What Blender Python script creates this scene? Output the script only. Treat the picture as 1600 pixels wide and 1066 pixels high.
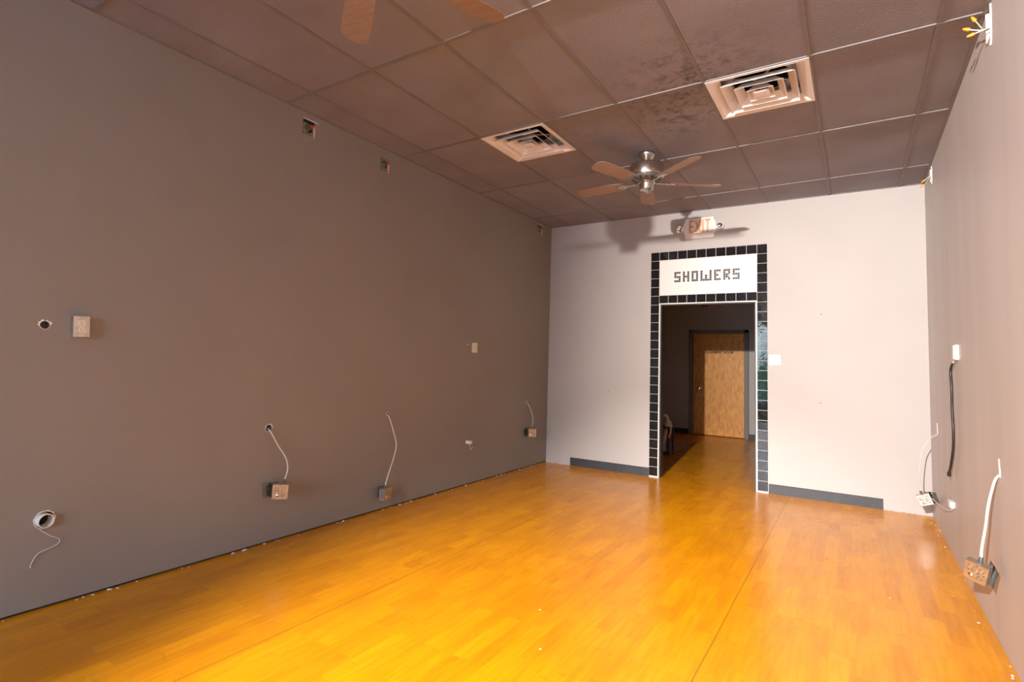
import bpy, bmesh, math, random
from mathutils import Matrix, Vector, Euler
random.seed(7)
PI = math.pi
SC = bpy.context.scene
COL = SC.collection
for o in list(bpy.data.objects):
    bpy.data.objects.remove(o)

# ------------------------------------------------------------ camera
XL, XR, YB, H, SB = .3144, 4.4634, 5.3986, 3.2296, .0177   # left wall, right wall, back wall (slightly skewed), ceiling
YF = -5.2                                                     # shop front wall
def cam_rot(a, b, c):
    R1 = Matrix.Rotation(a, 3, 'Z'); R2 = Matrix.Rotation(b, 3, 'X'); R3 = Matrix.Rotation(c, 3, 'Y')
    return R1 @ R2 @ R3
R = cam_rot(.5773, .0710, -.0303)
cam = bpy.data.objects.new('camera', bpy.data.cameras.new('camera'))
COL.objects.link(cam)
M = Matrix.Identity(4)
right, fwd, up = R.col[0], R.col[1], R.col[2]
for i in range(3):
    M[i][0] = right[i]; M[i][1] = up[i]; M[i][2] = -fwd[i]
M[0][3], M[1][3], M[2][3] = 3.8651, -1.1104, 1.3526
cam.matrix_world = M
cam.data.sensor_width = 36
cam.data.lens = 36 * 835.51 / 1600
cam.data.shift_x = 6.752 / 1600
cam.data.shift_y = -28.37 / 1600
cam.data.clip_start = .05
SC.camera = cam

# ------------------------------------------------------------ view, world, lights
SC.view_settings.view_transform = 'Standard'
SC.view_settings.look = 'None'
SC.view_settings.gamma = 1
SC.view_settings.use_curve_mapping = False
SC.view_settings.exposure = 0.0
SC.cycles.use_denoising = True
SC.cycles.max_bounces = 10
SC.cycles.diffuse_bounces = 6
SC.cycles.transparent_max_bounces = 12
SC.cycles.sample_clamp_indirect = 12

w = bpy.data.worlds.new('daylight'); SC.world = w; w.use_nodes = True
nt = w.node_tree; nt.nodes.clear()
out = nt.nodes.new('ShaderNodeOutputWorld'); bg = nt.nodes.new('ShaderNodeBackground')
tc = nt.nodes.new('ShaderNodeTexCoord'); sp = nt.nodes.new('ShaderNodeSeparateXYZ')
rp = nt.nodes.new('ShaderNodeValToRGB')
rp.color_ramp.elements[0].position = .0; rp.color_ramp.elements[0].color = (.35, .5, .55, 1)
rp.color_ramp.elements[1].position = .6; rp.color_ramp.elements[1].color = (.30, .55, 1, 1)
e = rp.color_ramp.elements.new(.12); e.color = (.75, .88, 1, 1)
nt.links.new(tc.outputs['Generated'], sp.inputs[0]); nt.links.new(sp.outputs['Z'], rp.inputs[0])
nt.links.new(rp.outputs[0], bg.inputs[0]); nt.links.new(bg.outputs[0], out.inputs[0])
bg.inputs[1].default_value = 21.0

def aim(o, loc, target):
    o.location = loc
    o.rotation_euler = (Vector(target) - Vector(loc)).to_track_quat('-Z', 'Y').to_euler()

# work lamp high up at the front of the shop, aimed at the back right of the room
def spot(name, energy, size, loc, target, col=(1, .90, .84)):
    L = bpy.data.lights.new(name, 'SPOT'); lo = bpy.data.objects.new(name, L); COL.objects.link(lo)
    L.energy = energy; L.color = col; L.spot_size = math.radians(size); L.spot_blend = 1.0; L.shadow_soft_size = .05
    aim(lo, loc, target)
spot('work_lamp_head', 5200, 52, (3.05, -4.6, 3.0), (4.75, 5.4, 1.9))
spot('floor_fill_spot', 6400, 37, (3.05, -4.6, 2.97), (2.65, .95, 0))  # spot added beside the work lamp to brighten the near floor
# daylight portal in the shop window
P = bpy.data.lights.new('window_portal', 'AREA'); po = bpy.data.objects.new('window_portal', P); COL.objects.link(po)
P.shape = 'RECTANGLE'; P.size = 2.9; P.size_y = 2.5; P.cycles.is_portal = True
aim(po, (2.65, YF - .16, 1.4), (2.65, 0, 1.4))

# ------------------------------------------------------------ materials
def newmat(name):
    m = bpy.data.materials.new(name); m.use_nodes = True
    return m, m.node_tree, m.node_tree.nodes['Principled BSDF']
def N(nt, kind, **kw):
    n = nt.nodes.new(kind)
    for k, v in kw.items():
        if k.startswith('i_'):
            n.inputs[k[2:]].default_value = v
        else:
            setattr(n, k, v)
    return n
def mat(name, col, rough=.5, metal=0., nscale=0, namt=.0, bump=0, bscale=None, coat=0, stretch=(1, 1, 1), spec=None):
    m, nt, b = newmat(name)
    b.inputs['Base Color'].default_value = (*col, 1)
    b.inputs['Roughness'].default_value = rough
    b.inputs['Metallic'].default_value = metal
    b.inputs['Coat Weight'].default_value = coat
    if spec is not None: b.inputs['Specular IOR Level'].default_value = spec
    if nscale or bump:
        tc = N(nt, 'ShaderNodeTexCoord'); mp = N(nt, 'ShaderNodeMapping')
        mp.inputs['Scale'].default_value = stretch
        nt.links.new(tc.outputs['Object'], mp.inputs[0])
    if nscale:
        n = N(nt, 'ShaderNodeTexNoise'); n.inputs['Scale'].default_value = nscale; n.inputs['Detail'].default_value = 6
        nt.links.new(mp.outputs[0], n.inputs['Vector'])
        r = N(nt, 'ShaderNodeValToRGB')
        r.color_ramp.elements[0].position = .3; r.color_ramp.elements[1].position = .7
        r.color_ramp.elements[0].color = (*[c * (1 - namt) for c in col], 1)
        r.color_ramp.elements[1].color = (*[min(1, c * (1 + namt)) for c in col], 1)
        nt.links.new(n.outputs['Fac'], r.inputs[0]); nt.links.new(r.outputs[0], b.inputs['Base Color'])
    if bump:
        n2 = N(nt, 'ShaderNodeTexNoise'); n2.inputs['Scale'].default_value = bscale or 200; n2.inputs['Detail'].default_value = 3
        nt.links.new(mp.outputs[0], n2.inputs['Vector'])
        bp = N(nt, 'ShaderNodeBump'); bp.inputs['Strength'].default_value = bump; bp.inputs['Distance'].default_value = .01
        nt.links.new(n2.outputs['Fac'], bp.inputs['Height']); nt.links.new(bp.outputs[0], b.inputs['Normal'])
    return m

WALLC = (.56, .53, .515)
m_wall = mat('grey_wall_paint', WALLC, .55, nscale=1.3, namt=.04, bump=.06, bscale=60)
m_wallL = mat('shaded_wall_paint', (.255, .226, .205), .6, nscale=1.1, namt=.05, bump=.06, bscale=60)  # same grey paint as the other walls, darkened to stand for shade
# right wall: same grey paint lightened to look lit, uneven sheen with vertical runs
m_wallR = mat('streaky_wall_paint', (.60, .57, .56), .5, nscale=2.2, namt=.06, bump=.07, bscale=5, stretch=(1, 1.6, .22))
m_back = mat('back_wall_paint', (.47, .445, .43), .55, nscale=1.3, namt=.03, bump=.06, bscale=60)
m_dark = mat('dark_cavity', (.015, .012, .01), .9, nscale=20, namt=.3)
m_black = mat('black_plastic', (.02, .02, .02), .4, nscale=30, namt=.2)
m_plaster = mat('raw_plaster', (.85, .80, .76), .9, nscale=60, namt=.12, bump=.4, bscale=90)
m_base = mat('charcoal_vinyl_base', (.040, .044, .052), .5, nscale=12, namt=.2, bump=.1, bscale=14)
m_white = mat('white_plastic', (.86, .84, .80), .35, nscale=10, namt=.02)
m_ivory = mat('ivory_plastic', (.78, .70, .58), .35, nscale=10, namt=.03)
m_nickel = mat('brushed_nickel', (.62, .57, .53), .24, 1, nscale=40, namt=.06, stretch=(1, 1, 20))
m_galv = mat('galvanised_steel', (.62, .60, .57), .38, 1, nscale=35, namt=.18, bump=.1, bscale=60)
m_galvd = mat('weathered_steel', (.16, .17, .17), .5, .6, nscale=35, namt=.3)
m_brass = mat('brass_screw', (.85, .6, .3), .3, 1, nscale=30, namt=.1)
m_conduit = mat('flexible_conduit', (.64, .59, .56), .45, .15, nscale=60, namt=.08)
m_cable_w = mat('white_cable', (.80, .76, .72), .5, nscale=40, namt=.05)
m_cable_b = mat('black_cable', (.025, .022, .022), .42, nscale=40, namt=.2)
m_orange = mat('orange_wire_nut', (.95, .33, .02), .4, nscale=40, namt=.08)
m_red = mat('red_wire_nut', (.75, .03, .02), .4, nscale=40, namt=.08)
m_yellow = mat('yellow_wire_nut', (.9, .55, .02), .4, nscale=40, namt=.08)
m_green = mat('green_wire', (.30, .45, .25), .5, nscale=40, namt=.08)
m_pvc = mat('pvc_pipe', (.80, .76, .70), .35, nscale=20, namt=.06)
m_diff = mat('white_enamel', (.84, .83, .84), .4, nscale=15, namt=.04)
m_duct = mat('black_duct_liner', (.012, .012, .013), .6, nscale=40, namt=.3)
m_pan = mat('duct_pan_metal', (.55, .58, .62), .4, .5, nscale=12, namt=.15)
m_blade = mat('maple_fan_blade', (.34, .25, .20), .45, nscale=6, namt=.12, stretch=(1, 8, 1))
m_tile = mat('black_glazed_tile', (.012, .012, .013), .06, nscale=25, namt=.2, bump=.22, bscale=5.5)
m_grout = mat('white_grout', (.80, .76, .72), .8, nscale=60, namt=.05)
m_mosaicb = mat('black_mosaic', (.018, .014, .013), .45, nscale=60, namt=.2)
m_chrome = mat('reflector_chrome', (.85, .85, .85), .12, 1, nscale=20, namt=.05)
m_exitface = mat('exit_panel', (.86, .80, .76), .5, nscale=20, namt=.04)
m_exitlet = mat('faded_orange_letter', (.80, .42, .20), .5, nscale=30, namt=.18)
m_jamb = mat('dark_jamb_paint', (.035, .03, .028), .5, nscale=10, namt=.1)
m_frame = mat('taupe_door_frame', (.20, .18, .17), .5, nscale=10, namt=.05)
m_redfix = mat('red_lens', (.55, .02, .02), .3, nscale=20, namt=.1)
m_cloth = mat('white_rag', (.75, .62, .55), .9, nscale=40, namt=.1, bump=.3, bscale=50)
m_redstuff = mat('red_paint_can', (.62, .09, .03), .4, nscale=20, namt=.1)
m_bluegrey = mat('blue_grey_panel', (.16, .19, .26), .5, nscale=20, namt=.1)
m_pave = mat('pavement', (.60, .60, .60), .8, nscale=4, namt=.15)
m_leaf = mat('hedge_leaf', (.04, .14, .05), .7, nscale=9, namt=.6, bump=.8, bscale=12)

def mosaic_mat():
    m, nt, b = newmat('white_mosaic')
    tc = N(nt, 'ShaderNodeTexCoord'); mp = N(nt, 'ShaderNodeMapping'); mp.inputs['Rotation'].default_value = (PI / 2, 0, 0)
    br = N(nt, 'ShaderNodeTexBrick'); br.offset = 0
    br.inputs['Color1'].default_value = (.88, .83, .81, 1); br.inputs['Color2'].default_value = (.85, .81, .79, 1)
    br.inputs['Mortar'].default_value = (.80, .76, .74, 1)
    br.inputs['Scale'].default_value = 1; br.inputs['Brick Width'].default_value = .0255; br.inputs['Row Height'].default_value = .0255
    br.inputs['Mortar Size'].default_value = .003
    nt.links.new(tc.outputs['Object'], mp.inputs[0]); nt.links.new(mp.outputs[0], br.inputs['Vector'])
    nt.links.new(br.outputs['Color'], b.inputs['Base Color']); b.inputs['Roughness'].default_value = .3
    return m
m_mosaic = mosaic_mat()

def ceiling_mat():
    m, nt, b = newmat('painted_ceiling_tile')
    tc = N(nt, 'ShaderNodeTexCoord')
    n = N(nt, 'ShaderNodeTexNoise'); n.inputs['Scale'].default_value = 2.2; n.inputs['Detail'].default_value = 8
    nt.links.new(tc.outputs['Object'], n.inputs['Vector'])
    r = N(nt, 'ShaderNodeValToRGB')
    r.color_ramp.elements[0].position = .3; r.color_ramp.elements[0].color = (.225, .212, .245, 1)
    r.color_ramp.elements[1].position = .7; r.color_ramp.elements[1].color = (.28, .27, .31, 1)
    nt.links.new(n.outputs['Fac'], r.inputs[0])
    # black dust blown onto the tiles round the two air outlets
    prev = r.outputs[0]
    for (cx, cy, rad, amt) in ((3.0, 2.35, .62, .75), (2.75, 2.85, .5, .7), (1.75, 2.75, .6, .35)):
        vm = N(nt, 'ShaderNodeVectorMath', operation='DISTANCE'); vm.inputs[1].default_value = (cx, cy, H)
        nt.links.new(tc.outputs['Object'], vm.inputs[0])
        mr = N(nt, 'ShaderNodeMapRange'); mr.inputs['From Min'].default_value = rad; mr.inputs['From Max'].default_value = 0
        nt.links.new(vm.outputs['Value'], mr.inputs['Value'])
        n2 = N(nt, 'ShaderNodeTexNoise'); n2.inputs['Scale'].default_value = 14; n2.inputs['Detail'].default_value = 9; n2.inputs['Roughness'].default_value = .75
        nt.links.new(tc.outputs['Object'], n2.inputs['Vector'])
        mr2 = N(nt, 'ShaderNodeMapRange'); mr2.inputs['From Min'].default_value = .47; mr2.inputs['From Max'].default_value = .68
        nt.links.new(n2.outputs['Fac'], mr2.inputs['Value'])
        mu = N(nt, 'ShaderNodeMath', operation='MULTIPLY'); nt.links.new(mr.outputs[0], mu.inputs[0]); nt.links.new(mr2.outputs[0], mu.inputs[1])
        mu2 = N(nt, 'ShaderNodeMath', operation='MULTIPLY'); nt.links.new(mu.outputs[0], mu2.inputs[0]); mu2.inputs[1].default_value = amt * 1.6
        mu2.use_clamp = True
        mx = N(nt, 'ShaderNodeMixRGB'); mx.inputs[2].default_value = (.05, .03, .028, 1)
        nt.links.new(mu2.outputs[0], mx.inputs[0]); nt.links.new(prev, mx.inputs[1]); prev = mx.outputs[0]
    nt.links.new(prev, b.inputs['Base Color'])
    b.inputs['Roughness'].default_value = .75
    n3 = N(nt, 'ShaderNodeTexNoise'); n3.inputs['Scale'].default_value = 90; n3.inputs['Detail'].default_value = 4
    nt.links.new(tc.outputs['Object'], n3.inputs['Vector'])
    bp = N(nt, 'ShaderNodeBump'); bp.inputs['Strength'].default_value = .35; bp.inputs['Distance'].default_value = .006
    nt.links.new(n3.outputs['Fac'], bp.inputs['Height']); nt.links.new(bp.outputs[0], b.inputs['Normal'])
    return m
m_ceil = ceiling_mat()
m_grid = mat('ceiling_grid_paint', (.20, .185, .19), .55, nscale=8, namt=.1)

def floor_mat():
    m, nt, b = newmat('cherry_plank_vinyl')
    tc = N(nt, 'ShaderNodeTexCoord')
    mp = N(nt, 'ShaderNodeMapping'); mp.inputs['Rotation'].default_value = (0, 0, PI / 2)   # strips run down the room
    nt.links.new(tc.outputs['Object'], mp.inputs[0])
    br = N(nt, 'ShaderNodeTexBrick'); br.offset = .37; br.offset_frequency = 2; br.squash = 1
    br.inputs['Color1'].default_value = (0, 0, 0, 1); br.inputs['Color2'].default_value = (1, 1, 1, 1); br.inputs['Mortar'].default_value = (.5, .5, .5, 1)
    br.inputs['Scale'].default_value = 1; br.inputs['Brick Width'].default_value = .46; br.inputs['Row Height'].default_value = .085
    br.inputs['Mortar Size'].default_value = .0
    nt.links.new(mp.outputs[0], br.inputs['Vector'])
    # grain
    mg = N(nt, 'ShaderNodeMapping'); mg.inputs['Scale'].default_value = (14, 1.2, 1)
    nt.links.new(tc.outputs['Object'], mg.inputs[0])
    ad = N(nt, 'ShaderNodeVectorMath', operation='ADD'); nt.links.new(mg.outputs[0], ad.inputs[0])
    sc = N(nt, 'ShaderNodeVectorMath', operation='SCALE'); sc.inputs['Scale'].default_value = 7.3
    nt.links.new(br.outputs['Color'], sc.inputs[0]); nt.links.new(sc.outputs[0], ad.inputs[1])
    ng = N(nt, 'ShaderNodeTexNoise'); ng.inputs['Scale'].default_value = 3.2; ng.inputs['Detail'].default_value = 7; ng.inputs['Distortion'].default_value = .5
    nt.links.new(ad.outputs[0], ng.inputs['Vector'])
    # cathedral lines
    wv = N(nt, 'ShaderNodeTexWave'); wv.wave_type = 'RINGS'; wv.inputs['Scale'].default_value = .55; wv.inputs['Distortion'].default_value = 3.5; wv.inputs['Detail'].default_value = 2
    nt.links.new(ad.outputs[0], wv.inputs['Vector'])
    nb = N(nt, 'ShaderNodeTexNoise'); nb.inputs['Scale'].default_value = 1.1; nb.inputs['Detail'].default_value = 4
    nt.links.new(tc.outputs['Object'], nb.inputs['Vector'])
    def math_(op, a, c, cl=False):
        n = N(nt, 'ShaderNodeMath', operation=op); n.use_clamp = cl
        for i, v in enumerate((a, c)):
            if isinstance(v, (int, float)): n.inputs[i].default_value = v
            else: nt.links.new(v, n.inputs[i])
        return n.outputs[0]
    sepb = N(nt, 'ShaderNodeSeparateColor'); nt.links.new(br.outputs['Color'], sepb.inputs[0])
    f = math_('MULTIPLY', sepb.outputs[0], .25)
    f = math_('ADD', f, math_('MULTIPLY', ng.outputs['Fac'], .62))
    f = math_('ADD', f, math_('MULTIPLY', wv.outputs['Fac'], .07))
    f = math_('ADD', f, math_('MULTIPLY', nb.outputs['Fac'], .18))
    f = math_('SUBTRACT', f, .05)
    r = N(nt, 'ShaderNodeValToRGB')
    r.color_ramp.elements[0].position = .12; r.color_ramp.elements[0].color = (.52, .165, .001, 1)
    r.color_ramp.elements[1].position = .85; r.color_ramp.elements[1].color = (.86, .36, .002, 1)
    nt.links.new(f, r.inputs[0])
    # seams between the rolls of vinyl, running down the room
    sx = N(nt, 'ShaderNodeSeparateXYZ'); nt.links.new(tc.outputs['Object'], sx.inputs[0])
    prev = r.outputs[0]
    nw = N(nt, 'ShaderNodeTexNoise'); nw.inputs['Scale'].default_value = 2.0; nt.links.new(tc.outputs['Object'], nw.inputs['Vector'])
    wob = math_('MULTIPLY', math_('SUBTRACT', nw.outputs['Fac'], .5), .012)
    for x0 in (1.504, 3.256):
        d = math_('ABSOLUTE', math_('SUBTRACT', math_('ADD', sx.outputs['X'], wob), x0), 0)
        lt = math_('LESS_THAN', d, .0022)
        mx = N(nt, 'ShaderNodeMixRGB'); mx.inputs[2].default_value = (.13, .05, .01, 1)
        nt.links.new(math_('MULTIPLY', lt, .8), mx.inputs[0]); nt.links.new(prev, mx.inputs[1]); prev = mx.outputs[0]
    # scratches and scuffs
    ms = N(nt, 'ShaderNodeMapping'); ms.inputs['Rotation'].default_value = (0, 0, .5); ms.inputs['Scale'].default_value = (1.2, 9, 1)
    nt.links.new(tc.outputs['Object'], ms.inputs[0])
    ns = N(nt, 'ShaderNodeTexNoise'); ns.inputs['Scale'].default_value = 1.6; ns.inputs['Detail'].default_value = 3; ns.inputs['Distortion'].default_value = 1.2
    nt.links.new(ms.outputs[0], ns.inputs['Vector'])
    sd = math_('LESS_THAN', math_('ABSOLUTE', math_('SUBTRACT', ns.outputs['Fac'], .655), 0), .0025)
    mx = N(nt, 'ShaderNodeMixRGB'); mx.inputs[2].default_value = (.28, .10, .01, 1)
    nt.links.new(math_('MULTIPLY', sd, .55), mx.inputs[0]); nt.links.new(prev, mx.inputs[1])
    nt.links.new(mx.outputs[0], b.inputs['Base Color'])
    # gloss: smeared cleaning marks
    nr = N(nt, 'ShaderNodeTexNoise'); nr.inputs['Scale'].default_value = 2.5; nr.inputs['Detail'].default_value = 6; nt.links.new(tc.outputs['Object'], nr.inputs['Vector'])
    mr = N(nt, 'ShaderNodeMapRange'); mr.inputs['To Min'].default_value = .17; mr.inputs['To Max'].default_value = .34
    nt.links.new(nr.outputs['Fac'], mr.inputs['Value']); nt.links.new(mr.outputs[0], b.inputs['Roughness'])
    b.inputs['Specular IOR Level'].default_value = .38
    # the sheet lies slightly wavy
    nh = N(nt, 'ShaderNodeTexNoise'); nh.inputs['Scale'].default_value = 1.7; nh.inputs['Detail'].default_value = 2; nt.links.new(tc.outputs['Object'], nh.inputs['Vector'])
    bp = N(nt, 'ShaderNodeBump'); bp.inputs['Strength'].default_value = .35; bp.inputs['Distance'].default_value = .02
    nt.links.new(nh.outputs['Fac'], bp.inputs['Height'])
    bp2 = N(nt, 'ShaderNodeBump'); bp2.inputs['Strength'].default_value = .05; bp2.inputs['Distance'].default_value = .002
    nt.links.new(ng.outputs['Fac'], bp2.inputs['Height']); nt.links.new(bp.outputs[0], bp2.inputs['Normal'])
    nt.links.new(bp2.outputs[0], b.inputs['Normal'])
    return m
m_floor = floor_mat()

def door_mat():
    m, nt, b = newmat('birch_door_veneer')
    tc = N(nt, 'ShaderNodeTexCoord'); mp = N(nt, 'ShaderNodeMapping'); mp.inputs['Scale'].default_value = (9, 1, 3)
    nt.links.new(tc.outputs['Object'], mp.inputs[0])
    n = N(nt, 'ShaderNodeTexNoise'); n.inputs['Scale'].default_value = 2.4; n.inputs['Detail'].default_value = 8; n.inputs['Roughness'].default_value = .65
    nt.links.new(mp.outputs[0], n.inputs['Vector'])
    r = N(nt, 'ShaderNodeValToRGB')
    r.color_ramp.elements[0].position = .3; r.color_ramp.elements[0].color = (.60, .22, .035, 1)
    r.color_ramp.elements[1].position = .68; r.color_ramp.elements[1].color = (.95, .47, .11, 1)
    nt.links.new(n.outputs['Fac'], r.inputs[0]); nt.links.new(r.outputs[0], b.inputs['Base Color'])
    b.inputs['Roughness'].default_value = .45
    return m
m_door = door_mat()

def glass_mat():
    m, nt, b = newmat('shop_window_glass')
    tr = N(nt, 'ShaderNodeBsdfTransparent'); gl = N(nt, 'ShaderNodeBsdfGlossy'); gl.inputs['Roughness'].default_value = .02
    mx = N(nt, 'ShaderNodeMixShader'); mx.inputs[0].default_value = .06
    nt.links.new(tr.outputs[0], mx.inputs[1]); nt.links.new(gl.outputs[0], mx.inputs[2])
    nt.links.new(mx.outputs[0], nt.nodes['Material Output'].inputs[0])
    return m
m_glass = glass_mat()

# ------------------------------------------------------------ mesh helpers
class MB:
    def __init__(s): s.b = bmesh.new()
    def _add(s, bm2, mtx=None, smooth=False):
        if mtx is not None: bm2.transform(mtx)
        if smooth:
            for f in bm2.faces: f.smooth = True
        me = bpy.data.meshes.new('t'); bm2.to_mesh(me); bm2.free(); s.b.from_mesh(me); bpy.data.meshes.remove(me)
        return s
    def box(s, x0, x1, y0, y1, z0, z1, bev=0, mtx=None):
        b = bmesh.new(); bmesh.ops.create_cube(b, size=1)
        b.transform(Matrix.Translation(((x0 + x1) / 2, (y0 + y1) / 2, (z0 + z1) / 2)) @ Matrix.Diagonal((abs(x1 - x0), abs(y1 - y0), abs(z1 - z0), 1)))
        if bev: bmesh.ops.bevel(b, geom=b.edges[:], offset=bev, segments=2, affect='EDGES', profile=.6)
        return s._add(b, mtx)
    def poly(s, pts, z0, z1, mtx=None, smooth=False, bev=0):
        b = bmesh.new(); vs = [b.verts.new((x, y, z0)) for x, y in pts]; f = b.faces.new(vs)
        r = bmesh.ops.extrude_face_region(b, geom=[f])
        bmesh.ops.translate(b, verts=[v for v in r['geom'] if isinstance(v, bmesh.types.BMVert)], vec=(0, 0, z1 - z0))
        bmesh.ops.recalc_face_normals(b, faces=b.faces[:])
        if bev: bmesh.ops.bevel(b, geom=b.edges[:], offset=bev, segments=2, affect='EDGES')
        return s._add(b, mtx, smooth)
    def lathe(s, prof, n=32, mtx=None, smooth=True):
        b = bmesh.new(); rings = []
        for r, z in prof:
            if r < 1e-6: rings.append([b.verts.new((0, 0, z))])
            else: rings.append([b.verts.new((r * math.cos(2 * PI * k / n), r * math.sin(2 * PI * k / n), z)) for k in range(n)])
        for A, B in zip(rings, rings[1:]):
            for k in range(n):
                k2 = (k + 1) % n
                if len(A) == 1 and len(B) == 1: continue
                if len(A) == 1: b.faces.new((A[0], B[k2], B[k]))
                elif len(B) == 1: b.faces.new((A[k], A[k2], B[0]))
                else: b.faces.new((A[k], A[k2], B[k2], B[k]))
        bmesh.ops.recalc_face_normals(b, faces=b.faces[:])
        return s._add(b, mtx, smooth)
    def cyl(s, r, z0, z1, n=24, mtx=None, r2=None):
        r2 = r if r2 is None else r2
        b = bmesh.new(); e = min(.0015, r * .15, r2 * .3)
        return s.lathe([(0, z0), (r - e, z0), (r, z0 + e), (r2, z1 - e), (r2 - e, z1), (0, z1)], n, mtx, smooth=False)
    def tube(s, pts, r, n=8, ribs=0, mtx=None):
        P = [Vector(p) for p in pts]; Q = []
        for i in range(len(P) - 1):     # Catmull-Rom
            p0 = P[max(i - 1, 0)]; p1 = P[i]; p2 = P[i + 1]; p3 = P[min(i + 2, len(P) - 1)]
            st = max(6, int((p2 - p1).length / .006)) if ribs else 8
            for k in range(st):
                t = k / st
                Q.append(.5 * ((2 * p1) + (p2 - p0) * t + (2 * p0 - 5 * p1 + 4 * p2 - p3) * t * t + (3 * p1 - p0 - 3 * p2 + p3) * t ** 3))
        Q.append(P[-1])
        b = bmesh.new(); rings = []; ref = Vector((.31, .52, .79))
        for i, q in enumerate(Q):
            t = (Q[min(i + 1, len(Q) - 1)] - Q[max(i - 1, 0)]).normalized()
            u = t.cross(ref).normalized(); v = t.cross(u)
            rr = r * (1 + (ribs if i % 2 else -ribs))
            rings.append([b.verts.new(q + rr * (math.cos(2 * PI * k / n) * u + math.sin(2 * PI * k / n) * v)) for k in range(n)])
        for A, B in zip(rings, rings[1:]):
            for k in range(n): b.faces.new((A[k], A[(k + 1) % n], B[(k + 1) % n], B[k]))
        b.faces.new(rings[0]); b.faces.new(rings[-1])
        bmesh.ops.recalc_face_normals(b, faces=b.faces[:])
        return s._add(b, mtx, True)
    def mesh(s, name):
        me = bpy.data.meshes.new(name); s.b.to_mesh(me); s.b.free(); return me
    def build(s, name, m, parent=None, label=None):
        me = s.mesh(name)
        if any(f.use_smooth for f in me.polygons): me.set_sharp_from_angle(angle=math.radians(38))
        o = bpy.data.objects.new(name, me); o.data.materials.append(m); COL.objects.link(o)
        if parent: o.parent = parent
        if label: o['label'] = label
        return o
def T(x, y, z): return Matrix.Translation((x, y, z))
def RX(a): return Matrix.Rotation(a, 4, 'X')
def RY(a): return Matrix.Rotation(a, 4, 'Y')
def RZ(a): return Matrix.Rotation(a, 4, 'Z')
def tag(o, label, cat, group=None, kind=None):
    if label: o['label'] = label
    if cat: o['category'] = cat
    if group: o['group'] = group
    if kind: o['kind'] = kind
    return o
def struct(o): o['kind'] = 'structure'; return o
def thing(name, mtx, label, cat, group=None):
    o = bpy.data.objects.new(name, None); o.empty_display_size = .1; COL.objects.link(o)
    o.matrix_world = mtx
    return tag(o, label, cat, group)
BACK = T(XL, YB, 0) @ RZ(math.atan(SB))      # back wall frame: local x from the left corner, -y out of the wall
def bl(x): return (x - XL) / math.cos(math.atan(SB))
def cut(obj, cutters):
    """cut real recesses into a wall"""
    c = MB()
    for kind, a in cutters:
        if kind == 'box': c.box(*a)
        else:
            x, y, z, r, d = a; c.cyl(r, -d, d, 20, T(x, y, z) @ RY(PI / 2))
    co = c.build('cut', m_dark)
    md = obj.modifiers.new('b', 'BOOLEAN'); md.operation = 'DIFFERENCE'; md.object = co; md.solver = 'EXACT'; md.use_self = True
    dg = bpy.context.evaluated_depsgraph_get(); dg.update()
    me = bpy.data.meshes.new_from_object(obj.evaluated_get(dg))
    obj.modifiers.clear(); obj.data = me
    bpy.data.objects.remove(co)

# ------------------------------------------------------------ setting
f = MB(); f.box(-1.6, 4.75, YF - .2, 10.2, -.1, 0); struct(f.build('floor', m_floor))
# left wall, standing a finger above the floor with an open gap
HL = {'a': (1.231, .818), 'b': (2.403, .838), 'c': (4.846, .827)}
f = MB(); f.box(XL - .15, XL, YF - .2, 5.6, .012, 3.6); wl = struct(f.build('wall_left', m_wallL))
cut(wl, [('cyl', (XL, -.089, 1.467, .021, .06)), ('cyl', (XL, -.018, .455, .043, .06)), ('cyl', (XL, 1.231, .818, .026, .06)),
         ('cyl', (XL, 2.403, .838, .017, .06)), ('cyl', (XL, 3.569, 1.501, .017, .06)), ('cyl', (XL, 4.846, .829, .019, .06)),
         ('cyl', (XL, 3.60, .46, .022, .06)),
         ('box', (XL - .055, XL + .05, 1.362, 1.470, 3.06, 3.18)),
         ('box', (XL - .055, XL + .05, 2.170, 2.272, 3.035, 3.145)),
         ('box', (XL - .055, XL + .05, 5.005, 5.125, 3.075, 3.195))])
f = MB(); f.box(XL - .15, XL - .008, YF - .2, 5.6, 0, .012); o = f.build('dark_gap_strip', m_dark, wl)  # strip closing the gap, coloured dark to stand for the shade in it
# right wall
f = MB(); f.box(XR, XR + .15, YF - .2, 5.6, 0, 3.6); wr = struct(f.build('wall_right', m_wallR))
cut(wr, [('box', (XR - .05, XR + .055, 2.355, 2.455, 3.06, 3.60)), ('box', (XR - .05, XR + .055, 4.87, 4.95, 3.085, 3.20)),
         ('cyl', (XR, 2.52, .855, .016, .06)), ('cyl', (XR, 4.95, .835, .013, .06))])
# back wall with the doorway
OX0, OX1, OZ = bl(1.855), bl(2.930), 2.104
f = MB()
f.box(-.2, OX0, 0, .115, 0, 3.6, mtx=BACK); f.box(OX1, 4.5, 0, .115, 0, 3.6, mtx=BACK); f.box(OX0, OX1, 0, .115, OZ, 3.6, mtx=BACK)
wb = struct(f.build('wall_back', m_back))
f = MB(); f.box(OX0, OX0 + .012, .002, .118, 0, OZ, mtx=BACK); f.box(OX1 - .012, OX1, .002, .118, 0, OZ, mtx=BACK); f.box(OX0, OX1, .002, .118, OZ - .012, OZ, mtx=BACK)
struct(f.build('trim_3', m_jamb))
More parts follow.
